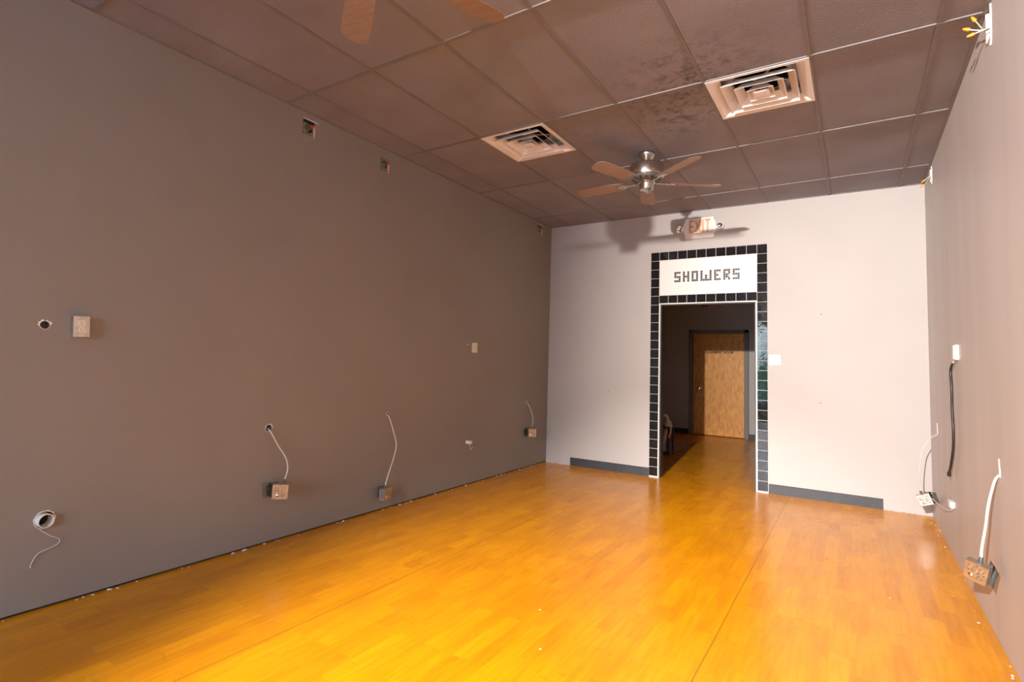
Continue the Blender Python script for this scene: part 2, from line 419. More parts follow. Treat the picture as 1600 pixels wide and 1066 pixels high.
# shop front wall with windows and door opening (behind the camera)
f = MB()
for a in ((XL - .15, 1.4, 0, 3.6), (4.05, XR + .15, 0, 3.6), (1.4, 4.05, 2.6, 3.6), (1.4, 2.85, 0, .35)):
    f.box(a[0], a[1], YF - .2, YF, a[2], a[3])
struct(f.build('wall_front', m_wall))
def window(name, x0, x1, z0, z1, mids):
    fr = MB(); t = .05
    fr.box(x0, x0 + t, YF - .12, YF - .05, z0, z1); fr.box(x1 - t, x1, YF - .12, YF - .05, z0, z1)
    fr.box(x0, x1, YF - .12, YF - .05, z0, z0 + t); fr.box(x0, x1, YF - .12, YF - .05, z1 - t, z1)
    for x in mids: fr.box(x - t / 2, x + t / 2, YF - .12, YF - .05, z0, z1)
    o = struct(fr.build(name, m_galvd))
    g = MB(); g.box(x0 + t, x1 - t, YF - .09, YF - .084, z0 + t, z1 - t); g.build('pane', m_glass, o)
window('window_1', 1.4, 2.85, .35, 2.6, (2.12,)); window('door_2', 2.85, 4.05, 0, 2.6, ())
f = MB(); f.box(1.02, 2.15, 10.2, 10.26, 0, 3.6); f.box(-1.75, 4.75, 10.26, 10.3, 0, 3.7); f.box(4.6, 4.75, 5.4, 10.3, 0, 3.7)
struct(f.build('leak_backing', m_dark))  # unseen backing, added to stop sky light leaking round the hall door
# roof deck above the suspended ceiling
f = MB(); f.box(-1.6, 4.75, YF - .2, 10.3, 3.6, 3.7); struct(f.build('trim_1', m_dark))
# ceiling tiles
G = .6096
xs = [XL] + [G * i for i in range(1, 8)] + [XR]
ys = [YF] + [2 * G * j for j in range(-4, 5)] + [YB + .08]
vents = {(1.219, 2.438): 1, (3.048, 2.438): 2}
f = MB()
for i in range(len(xs) - 1):
    for j in range(len(ys) - 1):
        x0, x1, y0, y1 = xs[i], xs[i + 1], ys[j], ys[j + 1]
        if any(abs(x0 - vx) < .01 and abs(y0 - vy) < .01 for vx, vy in vents): y0 += G + .0
        dz = random.uniform(-.0015, .0015)
        f.box(x0 - .002, x1 + .002, y0 - .002, y1 + .002, H + .007 + dz, H + .022 + dz)
ce = struct(f.build('ceiling', m_ceil))
f = MB()
for i, x in enumerate(xs):
    if i == 0: f.box(XL, XL + .02, YF, YB + .05, H, H + .006); continue
    if i == len(xs) - 1: f.box(XR - .022, XR, YF, YB + .07, H, H + .006); continue
    f.box(x - .012, x + .012, YF, YB + .06, H, H + .007)
for y in ys[1:-1]:
    f.box(XL, XR, y - .012, y + .012, H - .001, H + .0065)
f.box(0, 4.2, -.02, .0, H, H + .006, mtx=BACK)
f.build('ceiling_grid', m_grid, ce)
# vinyl base along the back wall (two remaining lengths) and in the back room
def base_back(x0, x1, h=.103):
    f = MB(); f.poly([(0, 0), (.006, 0), (.006, h - .004), (.003, h), (0, h)], 0, bl(x1) - bl(x0), BACK @ T(bl(x0), 0, 0) @ Matrix(((0, 0, 1, 0), (-1, 0, 0, 0), (0, 1, 0, 0), (0, 0, 0, 1))))
    return struct(f.build('baseboard_back', m_base))
base_back(.677, 1.732); base_back(3.055, 4.078)
# back room beyond the doorway
YH = 10.05
f = MB(); f.box(-1.6, 1.02, YH, YH + .15, 0, 3.6); f.box(2.15, 4.75, YH, YH + .15, 0, 3.6); f.box(1.02, 2.15, YH, YH + .15, 2.09, 3.6)
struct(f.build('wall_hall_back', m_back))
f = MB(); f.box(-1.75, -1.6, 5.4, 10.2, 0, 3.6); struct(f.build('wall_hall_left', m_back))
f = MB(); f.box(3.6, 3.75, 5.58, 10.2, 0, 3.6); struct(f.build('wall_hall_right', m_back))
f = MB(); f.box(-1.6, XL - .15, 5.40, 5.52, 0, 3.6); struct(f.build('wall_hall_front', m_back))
f = MB(); f.box(-1.6, 3.6, 5.58, YH, 2.75, 2.8); struct(f.build('ceiling_hall', m_grid))
f = MB(); f.box(-1.6, 1.02, YH - .007, YH, 0, .10); struct(f.build('baseboard_hall', m_base))
f = MB(); f.box(2.15, 3.6, YH - .007, YH, 0, .10); struct(f.build('baseboard_hall', m_base))
# equipment room door
f = MB()
f.box(1.03, 1.105, YH - .02, YH + .1, 0, 2.09, .003); f.box(2.07, 2.145, YH - .02, YH + .1, 0, 2.09, .003); f.box(1.03, 2.145, YH - .02, YH + .1, 2.03, 2.09, .003)
struct(f.build('trim_2', m_frame))
f = MB(); f.box(1.112, 2.064, YH + .005, YH + .05, .012, 2.022, .002); dr = struct(f.build('door_1', m_door))
f = MB(); mt = T(1.215, YH + .005, .92) @ RX(PI / 2)
f.lathe([(0, 0), (.033, 0), (.033, .006), (.012, .012), (.012, .035), (.026, .045), (.028, .06), (.02, .072), (0, .075)], 20, mt)
f.build('door_knob', m_nickel, dr)
def text_mesh(body, size, shear, ext):
    c = bpy.data.curves.new('t', 'FONT'); c.body = body; c.size = size; c.shear = shear; c.extrude = ext; c.offset = size * .04
    c.space_character = 1.08
    o = bpy.data.objects.new('t', c); COL.objects.link(o)
    dg = bpy.context.evaluated_depsgraph_get(); dg.update()
    me = bpy.data.meshes.new_from_object(o.evaluated_get(dg)); bpy.data.objects.remove(o)
    return me
me = text_mesh('EQUIPMENT ROOM', .070, .35, .0015)
wdt = max(v.co.x for v in me.vertices)
me.transform(T(1.335, YH + .0035, 1.625) @ RX(PI / 2) @ Matrix.Diagonal((.545 / wdt, 1, 1, 1)))
o = bpy.data.objects.new('lettering', me); me.materials.append(m_black); COL.objects.link(o); o.parent = dr; o['label'] = 'black slanted lettering EQUIPMENT ROOM'

# ------------------------------------------------------------ tiled surround
P_ = .1097
sr = thing('tile_surround', BACK @ T(bl(1.734), 0, 0), 'black glazed tile border framing the doorway to the back room', 'tile border')
g = MB(); g.box(0, .107, -.006, 0, 0, 2.757); g.box(1.211, 1.318, -.006, 0, 0, 2.757); g.box(.107, 1.211, -.006, 0, 2.652, 2.757); g.box(.107, 1.211, -.006, 0, 2.116, 2.214)
g.build('grout_bed', m_grout, sr)
g = MB(); gp = .0022
def tl(x0, x1, z0, z1):
    a = random.gauss(0, .0030); b_ = random.gauss(0, .004)
    mt = T((x0 + x1) / 2, -.009, (z0 + z1) / 2) @ RZ(a) @ RX(b_)
    hx, hz = (x1 - x0) / 2 - gp, (z1 - z0) / 2 - gp
    g.box(-hx, hx, -.004, .004, -hz, hz, .0016, mt)
z = 2.757
while z > .02:
    z0 = max(z - P_, .0)
    tl(0, .107, z0, z); tl(1.211, 1.318, z0, z); z -= P_
nx = 10; pw = (1.211 - .107) / nx
for k in range(nx):
    tl(.107 + k * pw, .107 + (k + 1) * pw, 2.652, 2.757); tl(.107 + k * pw, .107 + (k + 1) * pw, 2.116, 2.214)
g.build('glazed_tiles', m_tile, sr)
g = MB(); g.box(.107, .121, -.016, 0, 0, 2.116, .002); g.box(1.197, 1.211, -.016, 0, 0, 2.116, .002); g.box(.107, 1.211, -.016, 0, 2.104, 2.116, .002)
g.build('white_edge_strip', m_white, sr)
# sign
sg = thing('mosaic_sign', BACK @ T(bl(1.842), 0, 2.215), 'white mosaic sign with SHOWERS in black squares over the doorway', 'sign')
g = MB(); g.box(0, 1.102, -.009, 0, 0, .436, .0015); g.build('mosaic_panel', m_mosaic, sg)
FONT = {'S': ['XXX', 'X..', 'XXX', '..X', 'XXX'], 'H': ['X.X', 'X.X', 'XXX', 'X.X', 'X.X'], 'O': ['XXX', 'X.X', 'X.X', 'X.X', 'XXX'],
        'W': ['X...X', 'X...X', 'X.X.X', 'X.X.X', 'XXXXX'], 'E': ['XXX', 'X..', 'XX.', 'X..', 'XXX'], 'R': ['XXX', 'X.X', 'XXh', 'XXk', 'X.X']}
cx = 2.022 - 1.842; pp = .0256
for ch in 'SHOWERS':
    g = MB()
    for r, row in enumerate(FONT[ch]):
        for c, v in enumerate(row):
            if v == '.': continue
            x0 = cx + c * pp + .0012; z1 = .283 - r * pp - .0012; s_ = .0232
            if v == 'h': g.poly([(0, 0), (s_, s_), (0, s_)], 0, .003, T(x0, -.009, z1 - s_) @ RX(PI / 2))
            elif v == 'k': g.poly([(0, 0), (s_, 0), (0, s_)], 0, .003, T(x0, -.009, z1 - s_) @ RX(PI / 2))
            else: g.box(x0, x0 + s_, -.0125, -.008, z1 - s_, z1, .001)
    g.build('letter', m_mosaicb, sg)
    cx += (len(FONT[ch][0]) + 1) * pp

# ------------------------------------------------------------ exit sign
ex = thing('exit_sign', BACK @ T(bl(2.322), 0, 3.005), 'white emergency EXIT sign with two round lamp heads above the SHOWERS sign', 'exit sign')
g = MB(); pts = [(-.166, -.12), (.166, -.12), (.166, -.065), (.182, -.05), (.19, -.01), (.19, .03), (.182, .07), (.166, .085), (.166, .122), (-.166, .122), (-.166, .085), (-.182, .07), (-.19, .03), (-.19, -.01), (-.182, -.05), (-.166, -.065)]
g.poly(pts, 0, .05, RX(PI / 2), bev=.004); g.build('housing', m_white, ex)
g = MB(); g.box(-.16, .16, -.054, -.049, -.072, .114, .002)
for k in range(26):
    x = -.155 + k * .0124; g.box(x, x + .004, -.0555, -.053, -.07, .112)
g.build('face_panel', m_exitface, ex)
def letter(boxes, diag=None):
    g = MB()
    for b_ in boxes: g.box(b_[0], b_[1], -.059, -.054, b_[2], b_[3])
    if diag:
        for d in diag: g.box(-.0105, .0105, -.059, -.0545, -.075, .075, mtx=T(d[0], 0, d[1]) @ RY(d[2]))
    return g
zb, zt = -.055, .098; zm = (zb + zt) / 2
letter([(-.115, -.095, zb, zt), (-.115, -.058, zt - .02, zt), (-.115, -.064, zm - .01, zm + .01), (-.115, -.058, zb, zb + .02)]).build('letter', m_exitlet, ex)
letter([], [(-.015, zm, .42), (-.015, zm, -.42)]).build('letter', m_exitlet, ex)
letter([(.034, .053, zb, zt)]).build('letter', m_exitlet, ex)
letter([(.088, .107, zb, zt), (.066, .130, zt - .02, zt)]).build('letter', m_exitlet, ex)
for sx_, dz in ((-1, 0), (1, .0)):
    mt = T(sx_ * .222, -.035, .005 + dz) @ RZ(sx_ * .35) @ RX(PI / 2 + .1)
    g = MB(); g.lathe([(0, -.03), (.022, -.028), (.036, -.01), (.042, .02), (.042, .028), (.038, .028)], 28, mt)
    g.cyl(.009, -.01, .01, 12, T(sx_ * .192, -.03, .005) @ RY(PI / 2))
    lh = g.build('lamp_head', m_white, ex)
    g = MB(); g.lathe([(.038, .027), (.03, .012), (.012, .002), (.008, .016), (0, .018)], 28, mt); g.build('reflector', m_chrome, lh)

# ------------------------------------------------------------ ceiling fans
def make_fan(x, y, a0, label):
    t = thing('ceiling_fan', T(x, y, H), label, 'ceiling fan', 'brushed nickel ceiling fans')
    g = MB(); g.lathe([(0, 0), (.068, 0), (.072, -.006), (.073, -.016), (.068, -.028), (.055, -.05), (.046, -.068), (.042, -.076), (0, -.076)], 40); g.build('canopy', m_nickel, t)
    g = MB(); g.cyl(.013, -.115, -.07, 20); g.lathe([(.013, -.078), (.024, -.08), (.024, -.088), (.013, -.092)], 20); g.build('downrod', m_nickel, t)
    g = MB(); g.lathe([(0, -.098), (.02, -.098), (.03, -.108), (.128, -.106), (.143, -.112), (.149, -.122), (.150, -.208), (.147, -.217), (.140, -.220), (0, -.2205)], 56)
    mh = g.build('motor_housing', m_nickel, t)
    g = MB(); g.lathe([(.138, -.2195), (.134, -.232), (.115, -.248), (.085, -.262), (0, -.262)], 56); mbp = g.build('motor_base', m_galvd, t)
    for k in range(15):
        a = 2 * PI * k / 15; g = MB(); g.box(-.012, .012, -.007, .007, -.002, .002, mtx=RZ(a) @ T(.117, 0, -.2475) @ RY(-.7)); g.build('vent_slot', m_black, mbp)
    g = MB(); g.lathe([(0, -.262), (.075, -.262), (.078, -.268), (.075, -.274), (.062, -.278), (.060, -.282), (.060, -.325), (.056, -.331), (.048, -.333), (0, -.333)], 40); g.build('switch_housing', m_nickel, t)
    for k in range(5):
        A = RZ(a0 + 2 * PI * k / 5)
        g = MB(); pit = RX(math.radians(12)); zb = -.268
        prof = [(.20, -.052), (.26, -.062), (.45, -.070), (.60, -.071), (.635, -.064), (.655, -.045), (.664, -.015), (.664, .015), (.655, .045), (.635, .064), (.60, .071), (.45, .070), (.26, .062), (.20, .052)]
        g.poly(prof, -.003, .003, A @ T(0, 0, zb) @ pit, bev=.001)
        bd = g.build('blade', m_blade, t)
        g = MB(); g.poly([(.085, -.012), (.13, -.013), (.165, -.008), (.185, -.02), (.205, -.036), (.235, -.04), (.245, -.03), (.262, -.012), (.285, -.008), (.285, .008), (.262, .012), (.245, .03), (.235, .04), (.205, .036), (.185, .02), (.165, .008), (.13, .013), (.085, .012)], -.008, -.003, A @ T(0, 0, zb) @ pit, bev=.0008)
        for (px, py) in ((.225, -.024), (.225, .024), (.272, 0)): g.cyl(.005, -.0115, -.008, 10, A @ T(0, 0, zb) @ pit @ T(px, py, 0))
        g.build('blade_iron', m_nickel, bd)
    return t
make_fan(2.335, 3.42, math.radians(-37), 'brushed nickel ceiling fan with five blades near the EXIT sign')
make_fan(2.27, .25, math.radians(72), 'ceiling fan nearest the viewer, only its blades showing at the top')

# ------------------------------------------------------------ air diffusers
def sq_ring(s0, z0, s1, z1, th=.0015):
    """four sloping faces between square s0 at z0 and square s1 at z1, with thickness"""
    b = bmesh.new(); L = []
    for s, z in ((s0, z0), (s1, z1), (s1 - th, z1 + th), (s0 - th * 1.5, z0 + th * 1.5)):
        L.append([b.verts.new((x * s, y * s, z)) for x, y in ((-1, -1), (1, -1), (1, 1), (-1, 1))])
    for i in range(4):
        A, B = L[i], L[(i + 1) % 4]
        for k in range(4): b.faces.new((A[k], A[(k + 1) % 4], B[(k + 1) % 4], B[k]))
    bmesh.ops.recalc_face_normals(b, faces=b.faces[:])
    return b
def make_vent(x, y, label):
    t = thing('air_diffuser', T(x, y, H), label, 'air vent', 'square ceiling air diffusers')
    g = MB(); hs = .302
    g._add(sq_ring(hs, -.003, hs - .024, -.003, .002)); g._add(sq_ring(hs - .022, -.004, hs - .075, .032)); g._add(sq_ring(hs, -.004, hs, .008))
    g.build('outer_frame', m_diff, t)
    for s, d in ((.222, .062), (.150, .058), (.082, .05)):
        g = MB(); g._add(sq_ring(s, -.016, s - .004, -.0165, .002)); g._add(sq_ring(s - .002, -.017, s - d * .8, .032)); g.build('louver_cone', m_diff, t)
    g = MB(); g._add(sq_ring(.052, -.014, .034, -.019)); g.box(-.034, .034, -.034, .034, -.019, -.016); g.build('centre_plate', m_diff, t)
    # pan and round duct above
    g = MB(); g._add(sq_ring(.295, .008, .262, .09, .002))
    b = bmesh.new(); n = 40; rin = .178
    inner = [b.verts.new((rin * math.cos(2 * PI * k / n), rin * math.sin(2 * PI * k / n), .092)) for k in range(n)]
    outer = []
    for k in range(n):
        c, s_ = math.cos(2 * PI * k / n), math.sin(2 * PI * k / n); q = .264 / max(abs(c), abs(s_)); outer.append(b.verts.new((c * q, s_ * q, .092)))
    for k in range(n): b.faces.new((inner[k], inner[(k + 1) % n], outer[(k + 1) % n], outer[k]))
    g._add(b); g.build('back_pan', m_pan, t)
    g = MB(); g.lathe([(.178, .09), (.178, .30), (0, .30)], 40); g.build('duct', m_duct, t)
    g = MB()
    for a in (.5, .5 + PI / 2): g.box(-.175, .175, -.007, .007, .082, .092, mtx=RZ(a))
    g.lathe([(0, .06), (.028, .062), (.03, .085), (0, .09)], 20); g.cyl(.004, -.015, .085, 8)
    g.build('damper_bracket', m_galv, t)
    return t
make_vent(1.219 + .3048, 2.438 + .3048, 'white square air vent left of the fan, over the dark wall side')
make_vent(3.048 + .3048, 2.438 + .3048, 'larger-looking white square air vent right of the fan')

# ------------------------------------------------------------ hanging junction boxes
def make_jbox(loc, rot, conduit, side, label, size=.10, depth=.045, nut=None, ribs=.12, crad=.0052, group='junction boxes hanging from the walls', plate_tilt=.5, off=.0):
    """box turned back to front: knockout face on local -y; conduit points are in world space"""
    mtx = T(*loc) @ Euler(rot, 'XYZ').to_matrix().to_4x4()
    t = thing('junction_box', mtx, label, 'junction box', group)
    h = size / 2; d = depth / 2
    g = MB(); g.box(-h, h, -d, -d + .002, -h, h, .0008)
    for a in ((-h, -h + .002, -h, h), (h - .002, h, -h, h), (-h, h, -h, -h + .002), (-h, h, h - .002, h)):
        g.box(a[0], a[1], -d, d, a[2], a[3])
    bx = g.build('box_shell', m_galv, t)
    for (kx, kz) in ((-.5, .42), (.45, .4), (.42, -.42), (0, 0.05)):
        g = MB(); g.lathe([(.009, .0002), (.0105, .0012), (.012, .0002)], 20, T(kx * h, -d, kz * h) @ RX(PI / 2)); g.build('knockout', m_galvd, bx)
    for sx2 in (-1, 1):
        for kz in (-.3, .35): g = MB(); g.lathe([(.008, .0002), (.0095, .0012), (.011, .0002)], 16, T(sx2 * h, 0, kz * h) @ RY(sx2 * PI / 2)); g.build('knockout', m_galvd, bx)
    for (kx, kz) in ((-.62, .1), (.7, 0), (-.35, .12), (.3, .12), (.0, .75)): g = MB(); g.cyl(.003, 0, .0006, 10, T(kx * h, -d, kz * h) @ RX(PI / 2)); g.build('screw_hole', m_black, bx)
    g = MB(); g.lathe([(0, .004), (.006, .0035), (.011, 0)], 16, T(-.35 * h, -d, -.48 * h) @ RX(PI / 2)); g.build('screw', m_chrome, t)
    # connector on top
    inv = mtx.inverted(); L_ = [inv @ Vector(p) for p in conduit]
    ex_ = L_[-1]
    g = MB(); cm = T(ex_.x, ex_.y, h)
    g.cyl(.012, 0, .006, 8, cm); g.cyl(.009, .005, .022, 16, cm); g.build('connector', m_galvd, t)
    L_[-1] = Vector((ex_.x, ex_.y, h + .012))
    g = MB(); g.tube(L_, crad, 8, ribs); g.build('conduit', m_conduit, t)
    # cover plate with receptacle strap dangling at the open side
    pm = T(side * (h * .75 + off), d + .022, -.006) @ RZ(-side * plate_tilt) @ RY(side * .12)
    g = MB(); ho = .028; hh = .040
    for a in ((-h, -ho, -h, h), (ho, h, -h, h), (-ho, ho, hh, h), (-ho, ho, -h, -hh)): g.box(a[0], a[1], 0, .002, a[2], a[3])
    g.box(-ho, -ho + .0015, -.012, 0, -hh, hh); g.box(ho - .0015, ho, -.012, 0, -hh, hh)
    pl = g.build('cover_plate', m_galvd, t); pl.matrix_local = pm
    g = MB(); g.box(-.017, .017, -.028, -.002, -.034, .034, .002); g.box(-.008, .008, -.003, .0005, -.052, .052)
    r_ = g.build('receptacle', m_black, t); r_.matrix_local = pm
    for kz in (-.018, .018):
        for sx2 in (-1, 1): g = MB(); g.cyl(.0045, -.002, .002, 10, T(sx2 * .018, -.014, kz) @ RY(PI / 2)); g.build('terminal_screw', m_brass, r_)
    for k in range(3):
        g = MB(); g.tube([(side * (h * .2), 0, (k - 1) * .02), (side * h * .9, d + .01, (k - 1) * .028), (side * (h * .8 + .01), d + .02, (k - 1) * .018)], .0016, 6); g.build('wire_lead', m_cable_b if nut is None else m_conduit, t)
    if nut is not None:
        g = MB(); g.lathe([(.0, 0), (.009, .001), (.0095, .006), (.007, .022), (.004, .026), (0, .026)], 12, T(side * h * 1.02, d * .4, h * .55) @ RY(side * 1.0)); g.build('wire_nut', nut, t)
    return t
R_ = math.radians
make_jbox((.415, 1.285, .378), (R_(6), R_(2), R_(52)), [(XL - .03, 1.231, .818), (XL + .02, 1.236, .79), (.36, 1.285, .690), (.385, 1.335, .60), (.40, 1.345, .52), (.405, 1.320, .45)], -1,
          'galvanised junction box dangling under a round hole, left wall, nearest of the left three', .105, .04, off=.03, plate_tilt=.25)
make_jbox((.415, 2.315, .170), (R_(4), R_(-3), R_(100)), [(XL - .03, 2.403, .838), (XL + .012, 2.405, .82), (.36, 2.44, .68), (.385, 2.455, .57), (.395, 2.42, .46), (.41, 2.345, .32), (.415, 2.31, .24)], 1,
          'junction box with a yellow wire nut hanging just above the floor, left wall', .10, .055, nut=m_yellow)
make_jbox((.405, 4.845, .452), (R_(3), 0, R_(44)), [(XL - .03, 4.846, .829), (XL + .015, 4.85, .81), (.36, 4.885, .72), (.385, 4.895, .62), (.40, 4.845, .515)], -1,
          'small pale junction box hanging nearest the far left corner', .10, .04, off=.03, plate_tilt=.25)
make_jbox((4.362, 2.49, .375), (R_(8), R_(14), R_(-26)), [(XR + .03, 2.52, .875), (XR - .012, 2.518, .845), (4.430, 2.51, .78), (4.412, 2.5, .70), (4.400, 2.5, .60), (4.383, 2.5, .49), (4.380, 2.5, .44)], 1,
          'orange-tinted junction box hanging by a thick conduit, low on the right wall near the viewer', .095, .045, crad=.0066, off=.008, plate_tilt=.9)
make_jbox((4.358, 4.88, .258), (R_(9), R_(-22), R_(-8)), [(XR + .03, 4.95, .84), (XR - .01, 4.948, .815), (4.40, 4.92, .775), (4.350, 4.90, .68), (4.330, 4.9, .53), (4.324, 4.9, .40), (4.33, 4.9, .32)], 1,
          'tilted junction box hanging by a thin looping cable beside the right rear corner', .095, .032, ribs=0, crad=.0045, off=.012)

# ------------------------------------------------------------ high wall boxes, left
def make_lbox(y, z, hw, hh, label, slot):
    t = thing('wall_box', T(XL, y, z), label, 'electrical box', 'open boxes under the ceiling on the left wall')
    g = MB(); t_ = .002
    for a in ((-hw, -hw + t_, -hh, hh), (hw - t_, hw, -hh, hh), (-hw, hw, -hh, -hh + t_), (-hw, hw, hh - t_, hh)):
        g.box(-.052, .001, a[0], a[1], a[2], a[3])
    g.box(-.053, -.051, -hw, hw, -hh, hh); g.build('box_shell', m_galvd, t)
    # mud ring plate with round opening
    b = bmesh.new(); n = 28; rin = hw * .70; zc = -hh * .12 if slot else 0
    top = hh * .50 if slot else hh
    inn = []; ou = []
    for k in range(n):
        c, s_ = math.cos(2 * PI * k / n), math.sin(2 * PI * k / n)
        inn.append((c * rin, zc + s_ * rin))
        q = 1 / max(abs(c) / hw, (s_ / (top - zc)) if s_ > 0 else (-s_ / (hh + zc)), 1e-6); ou.append((c * q, zc + s_ * q))
    rings = [[b.verts.new((x, p[0], p[1])) for p in P0] for x, P0 in ((0.001, ou), (0.001, inn), (-.018, inn))]
    for A, B in zip(rings, rings[1:]):
        for k in range(n): b.faces.new((A[k], A[(k + 1) % n], B[(k + 1) % n], B[k]))
    g = MB(); g._add(b); g.build('mud_ring', m_galv, t)
    g = MB()
    for k in range(5):
        a = k * 1.3; g.tube([(-.05, .02 * math.cos(a), .02 * math.sin(a)), (-.02, .025 * math.cos(a + 1), .02 * math.sin(a + 1)), (-.01, .02 * math.cos(a + 2), .022 * math.sin(a + 2)), (-.03, 0, .01)], .0022, 6)
    g.build('wire_bundle', m_green, t)
    g = MB(); g.lathe([(0, 0), (.010, .001), (.0105, .008), (.007, .026), (.004, .03), (0, .03)], 14, T(.004, hw * .55, hh * .18) @ RZ(.3) @ RY(1.2)); g.tube([(-.04, 0, 0), (-.01, hw * .4, hh * .1), (.006, hw * .56, hh * .18)], .0025, 6)
    g.build('wire_nut', m_red, t)
    g = MB(); g.poly([(hw * .90, -hh * 1.25), (hw * 1.02, -hh * 1.2), (hw * 1.05, hh * .6), (hw * .9, hh * .6)], 0, .003, Matrix(((0, 0, 1, 0), (1, 0, 0, 0), (0, 1, 0, 0), (0, 0, 0, 1))))
    if slot: g.poly([(-hw, hh * .98), (hw, hh * .98), (hw * 1.9, hh * 1.12), (-hw, hh * 1.06)], 0, .0015, Matrix(((0, 0, 1, 0), (1, 0, 0, 0), (0, 1, 0, 0), (0, 0, 0, 1))))
    g.build('torn_paper_edge', m_plaster, t)
    return t
make_lbox(1.416, 3.12, .052, .058, 'open electrical box with black slot and red nut, high left wall, nearest the viewer', True)
make_lbox(2.221, 3.09, .049, .053, 'open round-ring electrical box high on the left wall, middle of three', False)
make_lbox(5.065, 3.135, .058, .058, 'open electrical box high in the far left corner beside the back wall', True)

# high wall boxes, right
def make_rbox(y, z, hh, wires, label):
    t = thing('wall_box', T(XR, y, z), label, 'electrical box', 'open boxes under the ceiling on the right wall')
    g = MB(); hw = .045
    for a in ((-hw, -hw + .003, -hh, hh), (hw - .003, hw, -hh, hh), (-hw, hw, -hh, -hh + .003)): g.box(-.002, .05, a[0], a[1], a[2], a[3])
    g.box(.048, .052, -hw, hw, -hh, hh); g.build('box_shell', m_ivory, t)
    g = MB(); FR = Matrix(((0, 0, -1, 0), (1, 0, 0, 0), (0, 1, 0, 0), (0, 0, 0, 1)))
    g.poly([(-.05, -hh * .9), (-.046, -hh * 1.25), (-.03, -hh * 1.5), (-.02, -hh * 1.02), (.03, -hh * 1.02), (.056, -hh * .9), (.056, hh * 1.0), (.045, hh * 1.0), (.045, -hh * .95), (-.045, -hh * .95), (-.045, hh), (-.057, hh)], 0, .006, FR)
    g.build('torn_paper_edge', m_plaster, t)
    for k, (pts, mw, nm) in enumerate(wires):
        P0 = [(p[0] - XR, p[1] - y, p[2] - z) for p in pts]
        g = MB(); g.tube([(.04, 0, 0)] + P0, .0028, 7); wo = g.build('wire', mw, t)
        d = (Vector(P0[-1]) - Vector(P0[-2])).normalized()
        mt = T(*P0[-1]) @ d.to_track_quat('Z', 'Y').to_matrix().to_4x4()
        g = MB(); g.lathe([(0, -.004), (.0085, -.003), (.009, .005), (.0055, .024), (.003, .028), (0, .028)], 12, mt); g.build('wire_nut', nm, wo)
    return t
make_rbox(2.405, 3.145, .082, [([(4.45, 2.41, 3.12), (4.43, 2.40, 3.14), (4.420, 2.4, 3.160), (4.408, 2.4, 3.182)], m_green, m_orange),
                              ([(4.45, 2.40, 3.12), (4.41, 2.40, 3.13), (4.383, 2.4, 3.142)], m_cable_w, m_orange),
                              ([(4.45, 2.39, 3.12), (4.425, 2.40, 3.118), (4.400, 2.4, 3.112)], m_cable_w, m_orange)],
          'open electrical box with three orange wire nuts, top of the right wall, nearest the viewer')
make_rbox(4.91, 3.145, .062, [([(4.45, 4.91, 3.13), (4.425, 4.9, 3.11), (4.412, 4.9, 3.10)], m_cable_w, m_orange),
                             ([(4.45, 4.90, 3.12), (4.43, 4.9, 3.08), (4.40, 4.9, 3.055)], m_green, m_orange)],
          'open electrical box with small wires in the far right ceiling corner')

# ------------------------------------------------------------ outlets, switch, pipes
def duplex(g_, y, z, xf):
    mt = T(xf, y, z) @ RY(PI / 2)
    n = 20; pts = []
    for k in range(n):
        a = 2 * PI * k / n; pts.append((.0165 * math.cos(a), .0172 * math.sin(a)))
    pts = [(max(-.0135, min(.0135, p[0])), p[1]) for p in pts]
    g_.poly(pts, 0, .003, mt)
def make_outlet(y, z, w_, h_, d_, label, metal=True):
    t = thing('wall_outlet', T(XL, y, z) @ RX(R_(2.5 if metal else 0)), label, 'outlet', 'outlets on the left wall')
    g = MB(); g.box(0, d_, -w_ / 2, w_ / 2, -h_ / 2, h_ / 2, .002); g.build('box_shell', m_galv if metal else m_ivory, t)
    g = MB(); g.box(d_, d_ + .002, -w_ / 2 - .002, w_ / 2 + .002, -h_ / 2 - .002, h_ / 2 + .002, .0008); pl = g.build('cover_plate', m_galv if metal else m_ivory, t)
    for s in (-1, 1):
        g = MB(); duplex(g, 0, s * .0195, d_ + .002); sk = g.build('socket', m_ivory, t)
        for (sy, sz, a, b2) in ((-.006, .003, .0011, .004), (.006, .003, .0011, .0032), (0, -.008, .0022, .0022)):
            g = MB(); g.box(d_ + .0048, d_ + .0056, sy - a, sy + a, s * .0195 + sz - b2, s * .0195 + sz + b2); g.build('slot', m_black, sk)
    g = MB(); g.cyl(.003, 0, .002, 10, T(d_ + .002, 0, 0) @ RY(PI / 2)); g.build('screw', m_brass, t)
    return t
make_outlet(.055, 1.468, .070, .108, .045, 'surface metal box with a two-socket outlet beside a small hole, left wall near the viewer')
make_outlet(3.665, 1.487, .068, .105, .022, 'small outlet on the left wall toward the far corner', False)
def ring_mesh(y, z, r, jag, name, parent, x=XL, sgn=1):
    g = MB(); b = bmesh.new(); n = 26; A = []; B = []
    for k in range(n):
        a = 2 * PI * k / n; ro = r * (1.0 + jag * random.random() * (1 if math.sin(a) > -.2 else .25)); c, s_ = math.cos(a), math.sin(a)
        A.append(b.verts.new((x + sgn * .0012, y + c * r * .98, z + s_ * r * .98))); B.append(b.verts.new((x + sgn * .0006, y + c * ro * 1.04, z + s_ * ro * 1.04)))
    for k in range(n): b.faces.new((A[k], A[(k + 1) % n], B[(k + 1) % n], B[k]))
    g._add(b); return g.build(name, m_plaster, parent)
